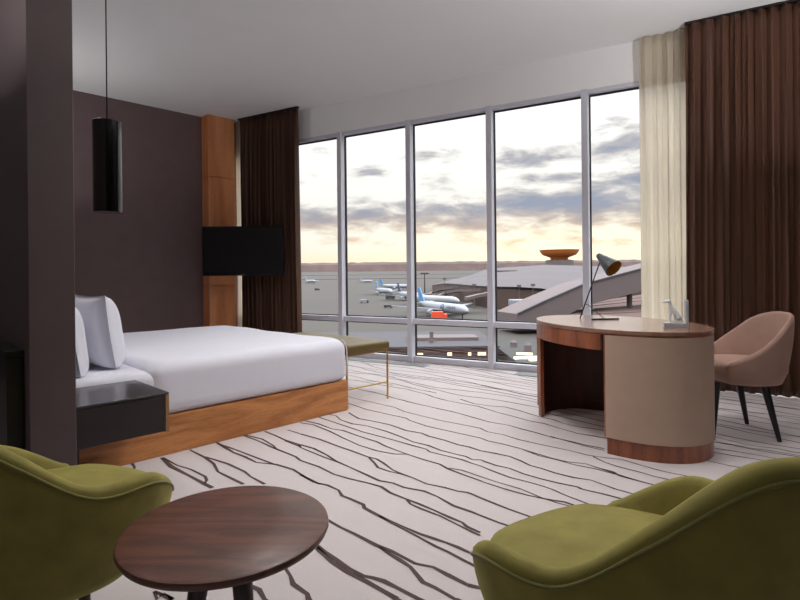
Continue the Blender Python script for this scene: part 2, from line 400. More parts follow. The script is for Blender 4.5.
def curtain(t0, t1, y0, amp, wave, m, seed, name, lab, zb=.012, zt=H-.012, flare=.0):
    rnd = random.Random(seed); n = int((t1-t0)/wave); ks = []
    # fold positions with irregular spacing
    xs = [0]
    for i in range(n): xs.append(xs[-1]+rnd.uniform(.6, 1.4))
    xs = [x/xs[-1] for x in xs]; am = [rnd.uniform(.55, 1.25) for _ in range(n+1)]
    drift = [rnd.uniform(-.4, .4) for _ in range(n+1)]
    nu = n*14; nv = 26
    def fn(u, v):
        # locate fold
        k = 0
        while k < n-1 and u > xs[k+1]: k += 1
        w = (u-xs[k])/(xs[k+1]-xs[k]); z = zb+(zt-zb)*v
        a = am[k]*(1-w)+am[k+1]*w
        pinch = .55+.45*min(1, (1-v)*6)
        ph = 2*PI*w
        yy = y0+amp*a*pinch*(math.sin(ph+ .35*math.sin(3*v+k))+.22*math.sin(3*ph+k))+.012*math.sin(9*u+4*v)
        tt = t0+(t1-t0)*u+amp*.45*a*pinch*math.sin(2*ph)*(.6)+.012*drift[k]*math.sin(PI*(1-v))*(1-w)*w*4
        tt += flare*(1-v)*(u-.5)
        return Vector((tt, yy, z))
    mb = MB().grid(fn, nu, nv)
    o = mb.build(name, m, smooth=True, loc=(W0.x, W0.y, 0), rz=WA)
    s = o.modifiers.new('thick', 'SOLIDIFY'); s.thickness = .003
    return tag(o, lab, 'curtain', 'floor-length curtains' if name == 'curtain' else 'pale sheer curtains')
curtain(-2.70, -1.60, -.165, .065, .075, M['curtain'], 3, 'curtain', 'dark brown floor-length curtain hanging behind the television', zb=.03, flare=.03, zt=H-.024)
curtain(3.07, 4.93, -.195, .058, .095, M['curtain'], 11, 'curtain', 'wide dark brown floor-length curtain behind the blush desk chair', zb=.01, flare=.04, zt=H-.024)
curtain(2.66, 3.13, -.078, .028, .085, M['sheer'], 5, 'sheer_curtain', 'cream sheer curtain gathered at the right edge of the windows', zb=.03)
curtain(-2.90, -2.62, -.075, .02, .07, M['sheer'], 8, 'sheer_curtain', 'sliver of pale sheer curtain between the wooden column and brown curtain', zb=.03)

# wooden column by the left curtain
cw = thing('wood_column', 'orange walnut clad column between the dark wall and the left curtain', 'column', rz=BA)
for z0, z1 in ((0, .95), (.954, 1.50), (1.504, 2.515), (2.519, H)):
    MB().box(3.49, 3.90, 7.232, 7.43, z0, z1-.001).build('wood_panel', M['colwood'], cw, bevel=.002)

# floor grilles by the window
for k, (t0, t1, lab) in enumerate(((-1.3, .34, 'grey metal floor grille under the windows behind the bench'), (1.42, 2.75, 'grey metal floor grille under the windows behind the desk'))):
    g = thing('floor_grille', lab, 'floor vent', (W0.x, W0.y, 0), WA, 'floor grilles by the windows')
    MB().box(t0, t1, -.25, -.10, .0, .004).build('grille_frame', M['gasket'], g)
    m2 = MB(); n = 9
    m2.box(t0, t1, -.255, -.245, .0015, .007).box(t0, t1, -.105, -.095, .0015, .007).box(t0-.005, t0+.006, -.25, -.1, .0015, .007).box(t1-.006, t1+.005, -.25, -.1, .0015, .007)
    for i in range(n): y = -.24+.135*(i+.5)/n; m2.box(t0, t1, y-.0045, y+.0045, .002, .006)
    m2.build('slats', M['vent'], g)

# ================================================================= bed
bed = thing('bed', 'large double bed with a white duvet on an orange walnut base', 'bed', rz=BA)
L0, L1, Q0, Q1 = S0+.005, 2.755, 3.309, 5.33
MB().box(L0, L1, Q0, Q1, 0, .24).build('bed_base', M['bedwood'], bed, bevel=.004)
def softbox(x0, x1, y0, y1, z0, z1, r, amp, seed, nx=40, ny=40, sag=0):
    """rounded cloth box with soft irregular surface"""
    rnd = random.Random(seed); ph = [(rnd.uniform(3, 11), rnd.uniform(3, 11), rnd.uniform(0, 6)) for _ in range(6)]
    mb = MB(); n = 9
    def bump(x, y): return amp*sum(math.sin(a*x+b*y+c) for a, b, c in ph)/6
    # perimeter param: rings of superellipse-ish rounded rectangle going up and over
    def rr(ins, z):
        X0, X1, Y0, Y1 = x0+ins, x1-ins, y0+ins, y1-ins; R = max(.004, min(.09, min(X1-X0, Y1-Y0)/2-.001)); out = []
        for cx, cy, a0 in ((X1-R, Y0+R, -PI/2), (X1-R, Y1-R, 0), (X0+R, Y1-R, PI/2), (X0+R, Y0+R, PI)):
            for i in range(n):
                a = a0+PI/2*i/(n-1); out.append(Vector((cx+R*math.cos(a), cy+R*math.sin(a), z)))
        # subdivide straight runs
        o2 = []
        for i in range(len(out)):
            p, q = out[i], out[(i+1) % len(out)]; o2.append(p)
            if (i % n) == n-1:
                for j in range(1, 14): o2.append(p+(q-p)*(j/14))
        return o2
    prof = [(.012, z0), (0, z0+.02)]
    for i in range(5): prof.append((.0, z0+.02+(z1-r-z0-.02)*(i+1)/5))
    for i in range(1, 7): a = PI/2*i/6; prof.append((r-r*math.cos(a), z1-r+r*math.sin(a)))
    W_ = min(x1-x0, y1-y0)/2
    for f in (.12, .25, .4, .6, .8, .97): prof.append((r+(W_-r)*f, z1+sag*f))
    rings = []
    for ins, z in prof:
        g = rr(ins, z)
        for v in g:
            side = min(1, (z-z0)/(z1-z0))
            v.z += bump(v.x, v.y)*side
            q = bump(v.z*2+v.x, v.y+v.x)*.6*(1 if z < z1-r*.5 else 0)
            c = Vector(((x0+x1)/2, (y0+y1)/2)); dd = (Vector((v.x, v.y))-c).normalized(); v.x += dd.x*q; v.y += dd.y*q
        rings.append(g)
    return mb.ring(rings)
softbox(L0+.01, L1-.02, Q0+.012, Q1-.012, .243, .50, .05, .003, 2).build('mattress', M['linen'], bed, smooth=True, auto=60)
softbox(1.20, L1+.012, Q0-.012, Q1+.012, .262, .575, .085, .010, 5, sag=.01).build('duvet', M['linen'], bed, smooth=True)
softbox(L0+.02, 1.30, Q0-.004, Q1+.004, .30, .525, .06, .008, 9).build('sheet', M['linen'], bed, smooth=True)
# piping at the foot corner of the duvet
MB().tube([(L1+.012, Q0+.02, .27), (L1+.014, Q0+.02, .40), (L1+.010, Q0+.02, .50), (L1-.012, Q0+.02, .553), (L1-.04, Q0+.02, .573)], .0045, 8).build('piping', M['linen'], bed, smooth=True)

def pillow(name, s, p0, p1, z0, h, th, lean, lab, seed):
    rnd = random.Random(seed); wd = p1-p0
    t = thing(name, lab, 'pillow', sp(s, (p0+p1)/2, z0), BA, 'white pillows on the bed')
    nu, nv = 28, 24; mb = MB()
    ph = [(rnd.uniform(6, 16), rnd.uniform(6, 16), rnd.uniform(0, 6)) for _ in range(5)]
    def half(sg):
        def fn(u, v):
            a, b = 2*u-1, 2*v-1
            e = (max(0, (1-a**4))*max(0, (1-b**4)))**.5
            # corners poke out, sides pulled in
            ya = a*wd/2*(1-.07*(1-b*b)); zz = h/2+b*h/2*(1-.06*(1-a*a))
            x = sg*th/2*e*(1+.06*sum(math.sin(c*ya+d*zz+g) for c, d, g in ph)/2)
            x *= 1+.25*(1-v)
            zz = max(zz-.015*(1-v), -.0+.0)
            return Vector((x*1-lean*zz, ya, zz))
        return fn
    mb.grid(half(1), nu, nv); mb.grid(half(-1), nu, nv)
    o = mb.build('pillowcase', M['linen'], t, smooth=True)
    w = o.modifiers.new('weld', 'WELD'); w.merge_threshold = .0008
    return t
pillow('pillow', 1.10, 3.53, 4.25, .535, .45, .215, .13, 'plump white pillow propped upright in front of another pillow', 1)
pillow('pillow', .865, 3.36, 4.08, .535, .42, .17, .12, 'white pillow half hidden behind the partition, leaning on the headboard side', 2)

# ================================================================= nightstand
ns = thing('nightstand', 'black floating nightstand with a glossy top beside the bed', 'nightstand', rz=BA)
n0, n1, m0, m1 = S0+.004, 1.128, 2.808, 3.292
MB().box(n0, n1-.018, m0+.006, m1, .29, .480).build('body', M['nsfront'], ns, bevel=.002)
MB().box(n0, n1, m0, m1, .4802, .492).build('top', M['nsgloss'], ns, bevel=.002)
MB().box(n0+.02, n1-.022, m0-.001, m0+.006, .296, .474).build('drawer', M['nsfront'], ns, bevel=.001)
MB().box(n1-.018, n1, m0, m1, .286, .480).build('end_panel', M['edgewood'], ns, bevel=.001)
MB().box(n0, n0+.10, m0+.05, m1, 0.0, .289).build('support_panel', M['nsfront'], ns)

# slim black console on the other face of the partition
co = thing('console', 'slim black console standing at the far left edge against the partition', 'cabinet', rz=BA)
MB().box(.40, S1-.002, 2.56, 3.9, .03, .785).build('body', M['black'], co, bevel=.003)
MB().box(.395, S1-.002, 2.55, 3.91, .787, .81).build('top', M['black'], co, bevel=.003)
MB().box(.41, S1-.004, 2.58, 3.88, 0, .029).build('plinth', M['black'], co)

# ================================================================= pendant
pc = Vector((-1.512, 2.75, 0))
pd = thing('pendant_lamp', 'black cylindrical pendant lamp hanging above the nightstand', 'pendant lamp', (pc.x, pc.y, H))
z1 = 1.905-H; z0 = 1.432-H; R = .0685
MB().lathe([(R, z0), (R, z1-.004), (R-.004, z1), (.006, z1)], 48).lathe([(R-.004, z1-.012), (R-.004, z0+.0005), (R, z0)], 48, caps=False).build('lamp_shade', M['blackgloss'], pd, smooth=True, auto=40).data.polygons
MB().lathe([(R-.0045, z0+.002), (R-.0045, z0+.12), (.004, z0+.13)], 48, caps=False).build('shade_lining', M['amber'], pd, smooth=True)
MB().tube([(0, 0, z1-.001), (0, 0, -.02)], .0032, 8).build('cord', M['cable'], pd, smooth=True)
MB().lathe([(.045, -.022), (.05, -.018), (.05, -.001)], 32).build('ceiling_rose', M['black'], pd, smooth=True, auto=40)

# ================================================================= television
tvp = Vector((-2.125, 7.18, 1.428))
tv = thing('television', 'flat black television mounted in front of the wooden column', 'television', (tvp.x, tvp.y, 0), -.01)
hw, hh = .555, .335; zc = tvp.z
MB().box(-hw, hw, 0, .035, zc-hh, zc+hh).build('body', M['bezel'], tv, bevel=.004)
MB().box(-hw+.018, hw-.018, -.0015, .001, zc-hh+.032, zc+hh-.018).build('screen', M['screen'], tv)
MB().box(-.03, .03, -.003, .0, zc-hh+.010, zc-hh+.020).build('badge', M['steel'], tv)
MB().box(-.2, .2, .035, .06, zc-.15, zc+.15).build('mount_plate', M['black'], tv, bevel=.003)
MB().tube([(-.1, .06, zc), (-.36, .13, zc), (-.44, .42, zc)], .018, 10).build('mount_arm', M['black'], tv, smooth=True)

# ================================================================= bench
bn = thing('bench', 'olive leather bench on thin brass legs at the foot of the bed', 'bench', rz=BA)
bs0, bs1, bp0, bp1 = 2.775, 3.262, 3.325, 4.50
o = MB().box(bs0, bs1, bp0, bp1, .43, .515).build('seat_cushion', M['olive'], bn, bevel=.028, seg=4)
for (x, y) in ((bs0+.008, bp0+.025), (bs1-.018, bp0+.025), (bs0+.008, bp1-.03), (bs1-.018, bp1-.03)):
    MB().box(x-.006, x+.006, y-.006, y+.006, 0, .43).build('leg', M['brass'], bn)
for y in (bp0+.025, bp1-.03):
    MB().box(bs0+.014, bs1-.024, y-.005, y+.005, .145, .155).build('stretcher', M['brass'], bn)
MB().box(bs0+.02, bs1-.02, bp0+.02, bp1-.02, .420, .4295).build('seat_frame', M['brass'], bn)

# ================================================================= tub chairs
def cr(k, t):
    n = len(k); kk = [k[1]]+list(k)+[2*k[-1]-k[-2]]; u = max(0, min(1, t))*(n-1); i = min(int(u), n-2); w = u-i
    p0, p1, p2, p3 = kk[i:i+4]
    return .5*(2*p1+(p2-p0)*w+(2*p0-5*p1+4*p2-p3)*w*w+(3*p1-p0-3*p2+p3)*w**3)
def smooth(x): x = max(0, min(1, x)); return x*x*(3-2*x)
def tub(t, rk, zk, pm, zb, sb, zs, seatf, mats, w=.045, lean=.0, dome=.03, leg=None, front=.0, edge=.34):
    """t: the chair's empty; local -y is the back, +y the front"""
    shell_m, pipe_m, seat_m = mats; n = 120
    def rz(ph):
        a = abs(ph)
        if a <= pm: q = a/pm; return cr(rk, q), cr(zk, q)
        k = smooth((a-pm)/.16); r_end = cr(rk, 1)
        rf = r_end*(math.cos(pm)/math.cos(a)) if a > PI/2 else r_end   # straight-ish front
        rf = r_end*.35+rf*.65+front
        return r_end*(1-k)+min(rf, r_end)*k, cr(zk, 1)*(1-k)+zs*k
    rings = []
    for i in range(n):
        ph = -PI+2*PI*i/n; r, z = rz(ph); sn, cs = math.sin(ph), math.cos(ph); pr = []
        hgt = z-zb
        def P_(rr, zz): return Vector((rr*sn, -rr*cs, zz))
        pr.append(P_(r*sb*.6, zb-.004)); pr.append(P_(r*sb*.97, zb)); 
        for k in range(1, 9):
            f = k/9; rad = r*(sb+(1-sb)*math.sin(f*PI/2)**.9); pr.append(P_(rad, zb+hgt*f))
        pr += [P_(r, z-.016), P_(r-.002, z), P_(r-.012, z+.010), P_(r-w*.5, z+.014), P_(r-w*.85, z+.008), P_(r-w, z-.008)]
        zi = min(z-.02, zs-.03)
        for k in range(1, 7):
            f = k/6; pr.append(P_(r-w-.03*math.sin(f*PI/2)*(1 if hgt > .1 else .2), z-.008+(zi-(z-.008))*f))
        pr.append(P_(r*.4, zi-.02))
        rings.append(pr)
    mb = MB(); m = len(rings[0]); vs = [v for r in rings for v in r]
    fs = [(i*m+j, ((i+1) % n)*m+j, ((i+1) % n)*m+j+1, i*m+j+1) for i in range(n) for j in range(m-1)]
    fs = [f[::-1] for f in fs]
    mb.add(vs, fs)
    mb.f.append(tuple(i*m for i in range(n))[::-1]); mb.m.append(0)
    sh = mb.build('shell', shell_m, t, smooth=True)
    if pipe_m:
        pts = []
        for i in range(0, 101):
            ph = -pm+2*pm*i/100; r, z = rz(ph); pts.append(Vector(((r+.001)*math.sin(ph), -(r+.001)*math.cos(ph), z-.014)))
        MB().tube(pts, .004, 8).build('piping', pipe_m, t, smooth=True)
    # seat cushion
    mb = MB(); rings = []
    prof = [(.5, zs-.06), (.98, zs-.055), (1.0, zs-.03), (.995, zs-.005), (.97, zs+.010), (.9, zs+.010+dome*.35), (.75, zs+.01+dome*.62), (.5, zs+.01+dome*.88), (.2, zs+.01+dome)]
    for f, z in prof:
        rg = []
        for i in range(96):
            ph = -PI+2*PI*i/96; r, _ = rz(ph); a = abs(ph)
            q = smooth((a-pm*.82)/(PI-pm*.82))
            r = cr(rk, min(1, a/pm)); rf = min(r, edge/max(.25, -math.cos(a))) if a > PI/2 else r
            rr = (r-w-.004)*(1-q)+(rf+seatf)*q
            rg.append(Vector((rr*f*math.sin(ph), -rr*f*math.cos(ph), z)))
        rings.append(rg)
    mb.ring(rings); mb.build('seat', seat_m, t, smooth=True)
    return sh
RK = [.331, .321, .308, .331, .377, .377]; ZK = [.788, .780, .673, .5625, .545, .452]; PM = 2.407
def leg(t, x, y, dx, dy, z1, r1, r0, m):
    MB().tube([(x+dx, y+dy, 0), (x+dx*.5, y+dy*.5, z1/2), (x, y, z1)], [r0, (r0+r1)/2, r1], 14).build('leg', m, t, smooth=True, auto=50)
def armchair(name, lab, x, y, a):
    t = thing(name, lab, 'armchair', (x, y, 0), a, 'green velvet tub armchairs')
    tub(t, RK, ZK, PM, .27, .74, .435, .02, (M['green'], M['green_pipe'], M['green']), dome=.045)
    for sx in (-1, 1):
        for sy in (-1, 1): leg(t, sx*.09, sy*.10, sx*.01, sy*.01, .272, .018, .011, M['tableleg'])
    return t
armchair('armchair', 'green velvet tub armchair cut off by the right edge, nearest the desk', .5295, 1.1246, .5205)
armchair('armchair', 'green velvet tub armchair at the left edge in front of the dark partition', -1.0504, 1.4764, -.3912)

# desk chair
t = thing('desk_chair', 'blush pink velvet desk chair with dark legs beside the desk', 'chair', (2.305, 3.60, 0), PI/2-.13)
tub(t, [.30, .30, .295, .29, .29, .285], [.800, .794, .75, .655, .565, .50], 2.15, .355, .80, .475, .01, (M['pink'], None, M['pink']), w=.03, dome=.022, front=.02, edge=.26)
for sx in (-1, 1):
    leg(t, sx*.17, -.06, sx*.03, -.075, .37, .026, .013, M['black'])
    leg(t, sx*.17, .225, sx*.02, .035, .37, .024, .013, M['black'])

# ================================================================= side table
tb = thing('side_table', 'round dark walnut side table between the two green armchairs', 'table', (-.422, 1.277, 0), 0)
MB().lathe([(.10, .472), (.227, .474), (.238, .480), (.242, .488), (.240, .496), (.234, .4995), (.10, .500), (.001, .5)], 96).build('tabletop', M['table'], tb, smooth=True, auto=45)
for k in range(3):
    a = 2*PI*k/3-.733; c, s = math.cos(a), math.sin(a)
    MB().tube([(c*.125, s*.125, 0), (c*.085, s*.085, .24), (c*.05, s*.05, .473)], [.013, .020, .025], 14).build('leg', M['tableleg'], tb, smooth=True, auto=50)

# ================================================================= desk
EC = Vector((1.479, 3.649)); EU = Vector((.330, -.944)); EA, EB = .668, .450
dk = thing('desk', 'oval walnut desk with a taupe leather clad pedestal near the windows', 'desk', (EC.x, EC.y, 0), math.atan2(EU.y, EU.x))
def ell(a, ins=0): return ((EA-ins)*math.cos(a), (EB-ins)*math.sin(a))
def band(a0, a1, o_, i_, z0, z1, n=60):
    poly = [ell(a0+(a1-a0)*k/n, o_) for k in range(n+1)]+[ell(a1+(a0-a1)*k/n, i_) for k in range(n+1)]
    return MB().prism(poly, z0, z1)
MB().prism([ell(2*PI*k/128) for k in range(128)], .726, .750).build('desktop', M['desktop'], dk, bevel=.003)
MB().prism([ell(2*PI*k/128, .006) for k in range(128)], .716, .7258).build('top_edge', M['deskwood'], dk)
# local angles: near end = 0; the knee hole opening (camera left, local -y) from -58 to -145 deg
aD = math.acos(.346/EA); aL = math.radians(-143)
poly = [ell(-aD+2*aD*k/60, .003) for k in range(61)]
MB().prism(poly, .10, .7155).build('pedestal', M['taupe'], dk, smooth=True, auto=40)
poly = [ell(-aD+.01+(2*aD-.02)*k/60, .010) for k in range(61)]
MB().prism(poly, 0, .099).build('plinth', M['deskwood'], dk, smooth=True, auto=40)
x0 = EA*.346/EA
MB().box(.330, .3465, -.381, .381, .10, .7155).build('divider_panel', M['deskwood'], dk)
ap = band(-aD-.05, aL, .006, .024, .62, .7155); ap.build('apron', M['deskwood'], dk, smooth=True, auto=40)
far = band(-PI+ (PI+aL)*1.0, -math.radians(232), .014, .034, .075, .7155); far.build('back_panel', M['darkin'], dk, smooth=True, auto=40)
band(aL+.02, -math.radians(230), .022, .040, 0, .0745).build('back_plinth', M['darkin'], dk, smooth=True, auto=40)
ex, ey = ell(aL, .022)
o = MB().box(-.032, .032, -.014, .014, .075, .7155).build('end_post', M['deskwood'], dk, bevel=.002)
o.location = (ex, ey, 0); o.rotation_euler = (0, 0, aL*1.0+PI/2+.75)
o = MB().box(-.026, .026, -.012, .012, 0, .0745).build('end_post_foot', M['deskwood'], dk); o.location = (ex+.004, ey+.004, 0); o.rotation_euler = (0, 0, aL+PI/2+.75)

# desk lamp
lp = thing('desk_lamp', 'grey cone desk lamp on thin black rods on the desk', 'desk lamp', (1.322, 3.905, .750))
tp = Vector((.155, -.01, .440))
MB().tube([(0, 0, .003), tp], .0045, 10).build('pole', M['black'], lp, smooth=True)
fb = Vector((.075, -.06, .006)); fe = Vector((.265, -.045, .006))
o = MB().box(0, .20, -.009, .009, 0, .010).build('foot_bar', M['black'], lp, bevel=.002); o.location = (.06, -.075, 0); o.rotation_euler = (0, 0, .06)
MB().tube([(.150, -.07, .009), (.055, -.02, .105), (.042, -.004, .110)], .0032, 8).build('brace_rod', M['steel'], lp, smooth=True)
ax = Vector((.388, -.70, -.59)).normalized()
def cone(L_, r0, r1, off=0, n=40):
    u = ax.cross(Vector((0, 0, 1))).normalized(); w = ax.cross(u); st = tp-ax*.035+Vector((0, 0, .012)); rings = []
    for d, r in ((0, .004), (.004, r0*.8), (.014, r0), (L_, r1)):
        if off and d < .02: continue
        rings.append([st+ax*d+(u*math.cos(2*PI*k/n)+w*math.sin(2*PI*k/n))*(r-off) for k in range(n)])
    if off: rings.insert(0, [st+ax*.014+(u*math.cos(2*PI*k/n)+w*math.sin(2*PI*k/n))*(r0-off) for k in range(n)])
    return MB().ring(rings, True, True, False)
cone(.175, .022, .066).build('lamp_shade', M['steel'], lp, smooth=True, auto=50)
cone(.175, .022, .066, .0022).build('shade_lining', M['gold'], lp, smooth=True, auto=50)
st = tp-ax*.035+Vector((0, 0, .012))
MB().tube([st+ax*.06, st+ax*.08, st+ax*.105, st+ax*.12], [.012, .024, .026, .012], 16).build('bulb', M['porcelain'], lp, smooth=True)

# dog bookend
dg = thing('bookend', 'white bookend with a sitting greyhound figure on the desk', 'bookend', (1.69, 3.27, .750), -.36)
dg.scale = (.9, .9, .95)
MB().box(-.07, .066, -.045, .045, 0, .030).build('base', M['silver'], dg, bevel=.002)
MB().box(.066, .082, -.045, .045, 0, .178).build('upright', M['silver'], dg, bevel=.002)
def skin_fig(name, pts, edges, rad, m, parent, lvl=2):
    me = bpy.data.meshes.new(name); me.from_pydata(pts, edges, []); o = bpy.data.objects.new(name, me); C.objects.link(o); o.parent = parent
    s = o.modifiers.new('skin', 'SKIN'); s.use_smooth_shade = True
    for i, r in enumerate(rad): me.skin_vertices[0].data[i].radius = r if isinstance(r, tuple) else (r, r)
    me.skin_vertices[0].data[0].use_root = True
    subsurf(o, lvl); me.materials.append(m); return o
z = .030
pts = [(.026, 0, z+.030), (.012, 0, z+.060), (-.012, 0, z+.088), (-.024, 0, z+.112), (-.030, 0, z+.135), (-.044, 0, z+.139), (-.066, 0, z+.134), (-.082, 0, z+.131),
       (-.022, .011, z+.070), (-.026, .011, z+.035), (-.028, .011, z+.004), (-.036, .011, z+.003),
       (-.022, -.011, z+.070), (-.026, -.011, z+.035), (-.028, -.011, z+.004), (-.036, -.011, z+.003),
       (.022, .018, z+.028), (.002, .020, z+.036), (.014, .020, z+.006), (-.006, .020, z+.004),
       (.022, -.018, z+.028), (.002, -.020, z+.036), (.014, -.020, z+.006), (-.006, -.020, z+.004),
       (.048, 0, z+.010), (.058, 0, z+.005), (-.026, .008, z+.150), (-.018, .010, z+.150), (-.026, -.008, z+.150), (-.018, -.010, z+.150)]
ed = [(0, 1), (1, 2), (2, 3), (3, 4), (4, 5), (5, 6), (6, 7), (2, 8), (8, 9), (9, 10), (10, 11), (2, 12), (12, 13), (13, 14), (14, 15),
      (0, 16), (16, 17), (17, 18), (18, 19), (0, 20), (20, 21), (21, 22), (22, 23), (0, 24), (24, 25), (4, 26), (26, 27), (4, 28), (28, 29)]
rad = [.022, .019, .021, .012, .011, .010, .006, .0045, .009, .0055, .005, .005, .009, .0055, .005, .005, .014, .012, .006, .005, .014, .012, .006, .005, .005, .003, .005, .003, .005, .003]
skin_fig('greyhound', pts, ed, rad, M['porcelain'], dg)

# ================================================================= added fill lights on the ceiling (unseen, brighten the room from above)
def ceiling_fill(x, y, r, power, col, lab):
    t = thing('ceiling_fill_light', lab, 'fill light', (x, y, H), 0, 'added round fill lights')
    MB().lathe([(r+.03, -.001), (r+.03, -.03), (r+.005, -.035), (r+.002, -.02)], 48).build('rim', M['alu'], t, smooth=True, auto=40)
    l = bpy.data.lights.new('lamp', 'AREA'); l.shape = 'DISK'; l.size = 2*r; l.energy = power; l.color = col; l.spread = math.radians(135)
    o = bpy.data.objects.new('lamp', l); C.objects.link(o); o.parent = t; o.location = (0, 0, -.04)
    return t
ceiling_fill(.15, 2.75, .30, 20, (1, .97, .95), 'added unseen round fill light above the space between the armchairs')
ceiling_fill(-.6, 3.95, .30, 10, (1, .96, .94), 'added unseen round fill light above the open carpet')
ceiling_fill(-2.5, 3.3, .30, 8, (1, .96, .94), 'added unseen round fill light above the bed')
ceiling_fill(1.9, 3.3, .30, 5, (1, .96, .94), 'added unseen round fill light above the desk')
# ================================================================= outside: an airfield seen from above, its ground rising gently to the horizon
GZ = -25.0; GS = .015
def gz(Y): return GZ+GS*Y
def gp(x, y):
    U, V = uv(x, y); Y = F*(EYE-GZ)/(V+F*GS); return Vector((U/F*Y, Y, gz(Y)))
def op(x, y, Y):
    U, V = uv(x, y); return Vector((U/F*Y, Y, EYE-V/F*Y))
M['apron'] = mat('apron_concrete', (44, 39, 35), .9, noise=.1, nscale=.012, stretch=(1, 2.5, 1))
M['asphalt'] = mat('asphalt', (50, 44, 43), .9, noise=.08, nscale=.05)
M['forest'] = mat('forest', (78, 64, 62), 1, noise=.2, nscale=.02)  # distance haze is put into this brown-grey base colour
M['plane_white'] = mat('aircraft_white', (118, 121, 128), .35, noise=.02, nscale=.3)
M['tail_blue'] = mat('pale_blue_paint', (70, 112, 150), .4, noise=.03, nscale=.3)
M['tail_navy'] = mat('navy_paint', (44, 52, 86), .4, noise=.03, nscale=.3)
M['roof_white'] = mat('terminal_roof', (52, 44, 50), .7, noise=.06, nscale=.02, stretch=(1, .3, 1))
M['facade'] = mat('brown_glass_facade', (66, 48, 43), .5, noise=.2, nscale=.12, stretch=(1, 1, 4))
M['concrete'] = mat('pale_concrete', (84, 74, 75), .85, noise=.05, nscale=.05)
M['brick'] = mat('red_brown_roof', (66, 42, 37), .9, noise=.12, nscale=.08, stretch=(.3, 2, 1))
M['greyroof'] = mat('grey_roof', (48, 46, 53), .85, noise=.06, nscale=.1)
M['dkroof'] = mat('dark_green_roof', (32, 34, 33), .85, noise=.15, nscale=.15)
M['orange'] = mat('orange_paint', (190, 62, 30), .5, noise=.05, nscale=1)
M['tower'] = mat('backlit_tower', (190, 108, 52), .5, noise=.05, nscale=.2)  # orange of the dusk backlight painted into the tower's colour
M['tyre'] = mat('dark_metal', (50, 46, 50), .6, noise=.05)
def emit(name, c, s):
    m, nt, b = new_mat(name); b.inputs['Base Color'].default_value = lin(c); b.inputs['Emission Color'].default_value = lin(c)
    b.inputs['Emission Strength'].default_value = s
    n = nt.nodes.new('ShaderNodeTexNoise'); n.inputs['Scale'].default_value = .4
    r = nt.nodes.new('ShaderNodeMapRange'); r.inputs['To Min'].default_value = s*.5; r.inputs['To Max'].default_value = s*1.3
    nt.links.new(n.outputs['Fac'], r.inputs['Value']); nt.links.new(r.outputs[0], b.inputs['Emission Strength']); return m
M['lit'] = emit('lit_window', (255, 214, 170), 1.0)
def quad_ground(name, x0, x1, y0, y1, dz, m):
    vs = [(x0, y0, gz(y0)+dz), (x1, y0, gz(y0)+dz), (x1, y1, gz(y1)+dz), (x0, y1, gz(y1)+dz)]
    vs += [(a, b, c-.6) for a, b, c in vs]
    return MB().add(vs, [(0, 1, 2, 3), (7, 6, 5, 4), (0, 4, 5, 1), (1, 5, 6, 2), (2, 6, 7, 3), (3, 7, 4, 0)]).build(name, m)
struct(quad_ground('ground', -3500, 3500, 30, 4200, 0, M['apron']))
struct(quad_ground('taxiway', -1500, 1500, 1050, 1120, .7, M['asphalt']))
struct(quad_ground('runway', -2500, 2500, 1500, 1640, .7, M['asphalt']))
# forest belt on the horizon
mb = MB(); N_ = 240; rings = []
for j, (dy, f) in enumerate(((-60, 0), (-30, .75), (0, 1), (60, .9), (140, 0))):
    rings.append([Vector((-3400+6800*i/N_, 2500+dy, gz(2500)-2+f*(44+random.uniform(-2, 2)))) for i in range(N_+1)])
mb.ring(rings, False, False, False)
tag(mb.build('forest', M['forest'], smooth=False), 'long dark belt of forest along the horizon beyond the airfield', 'forest', kind='stuff')

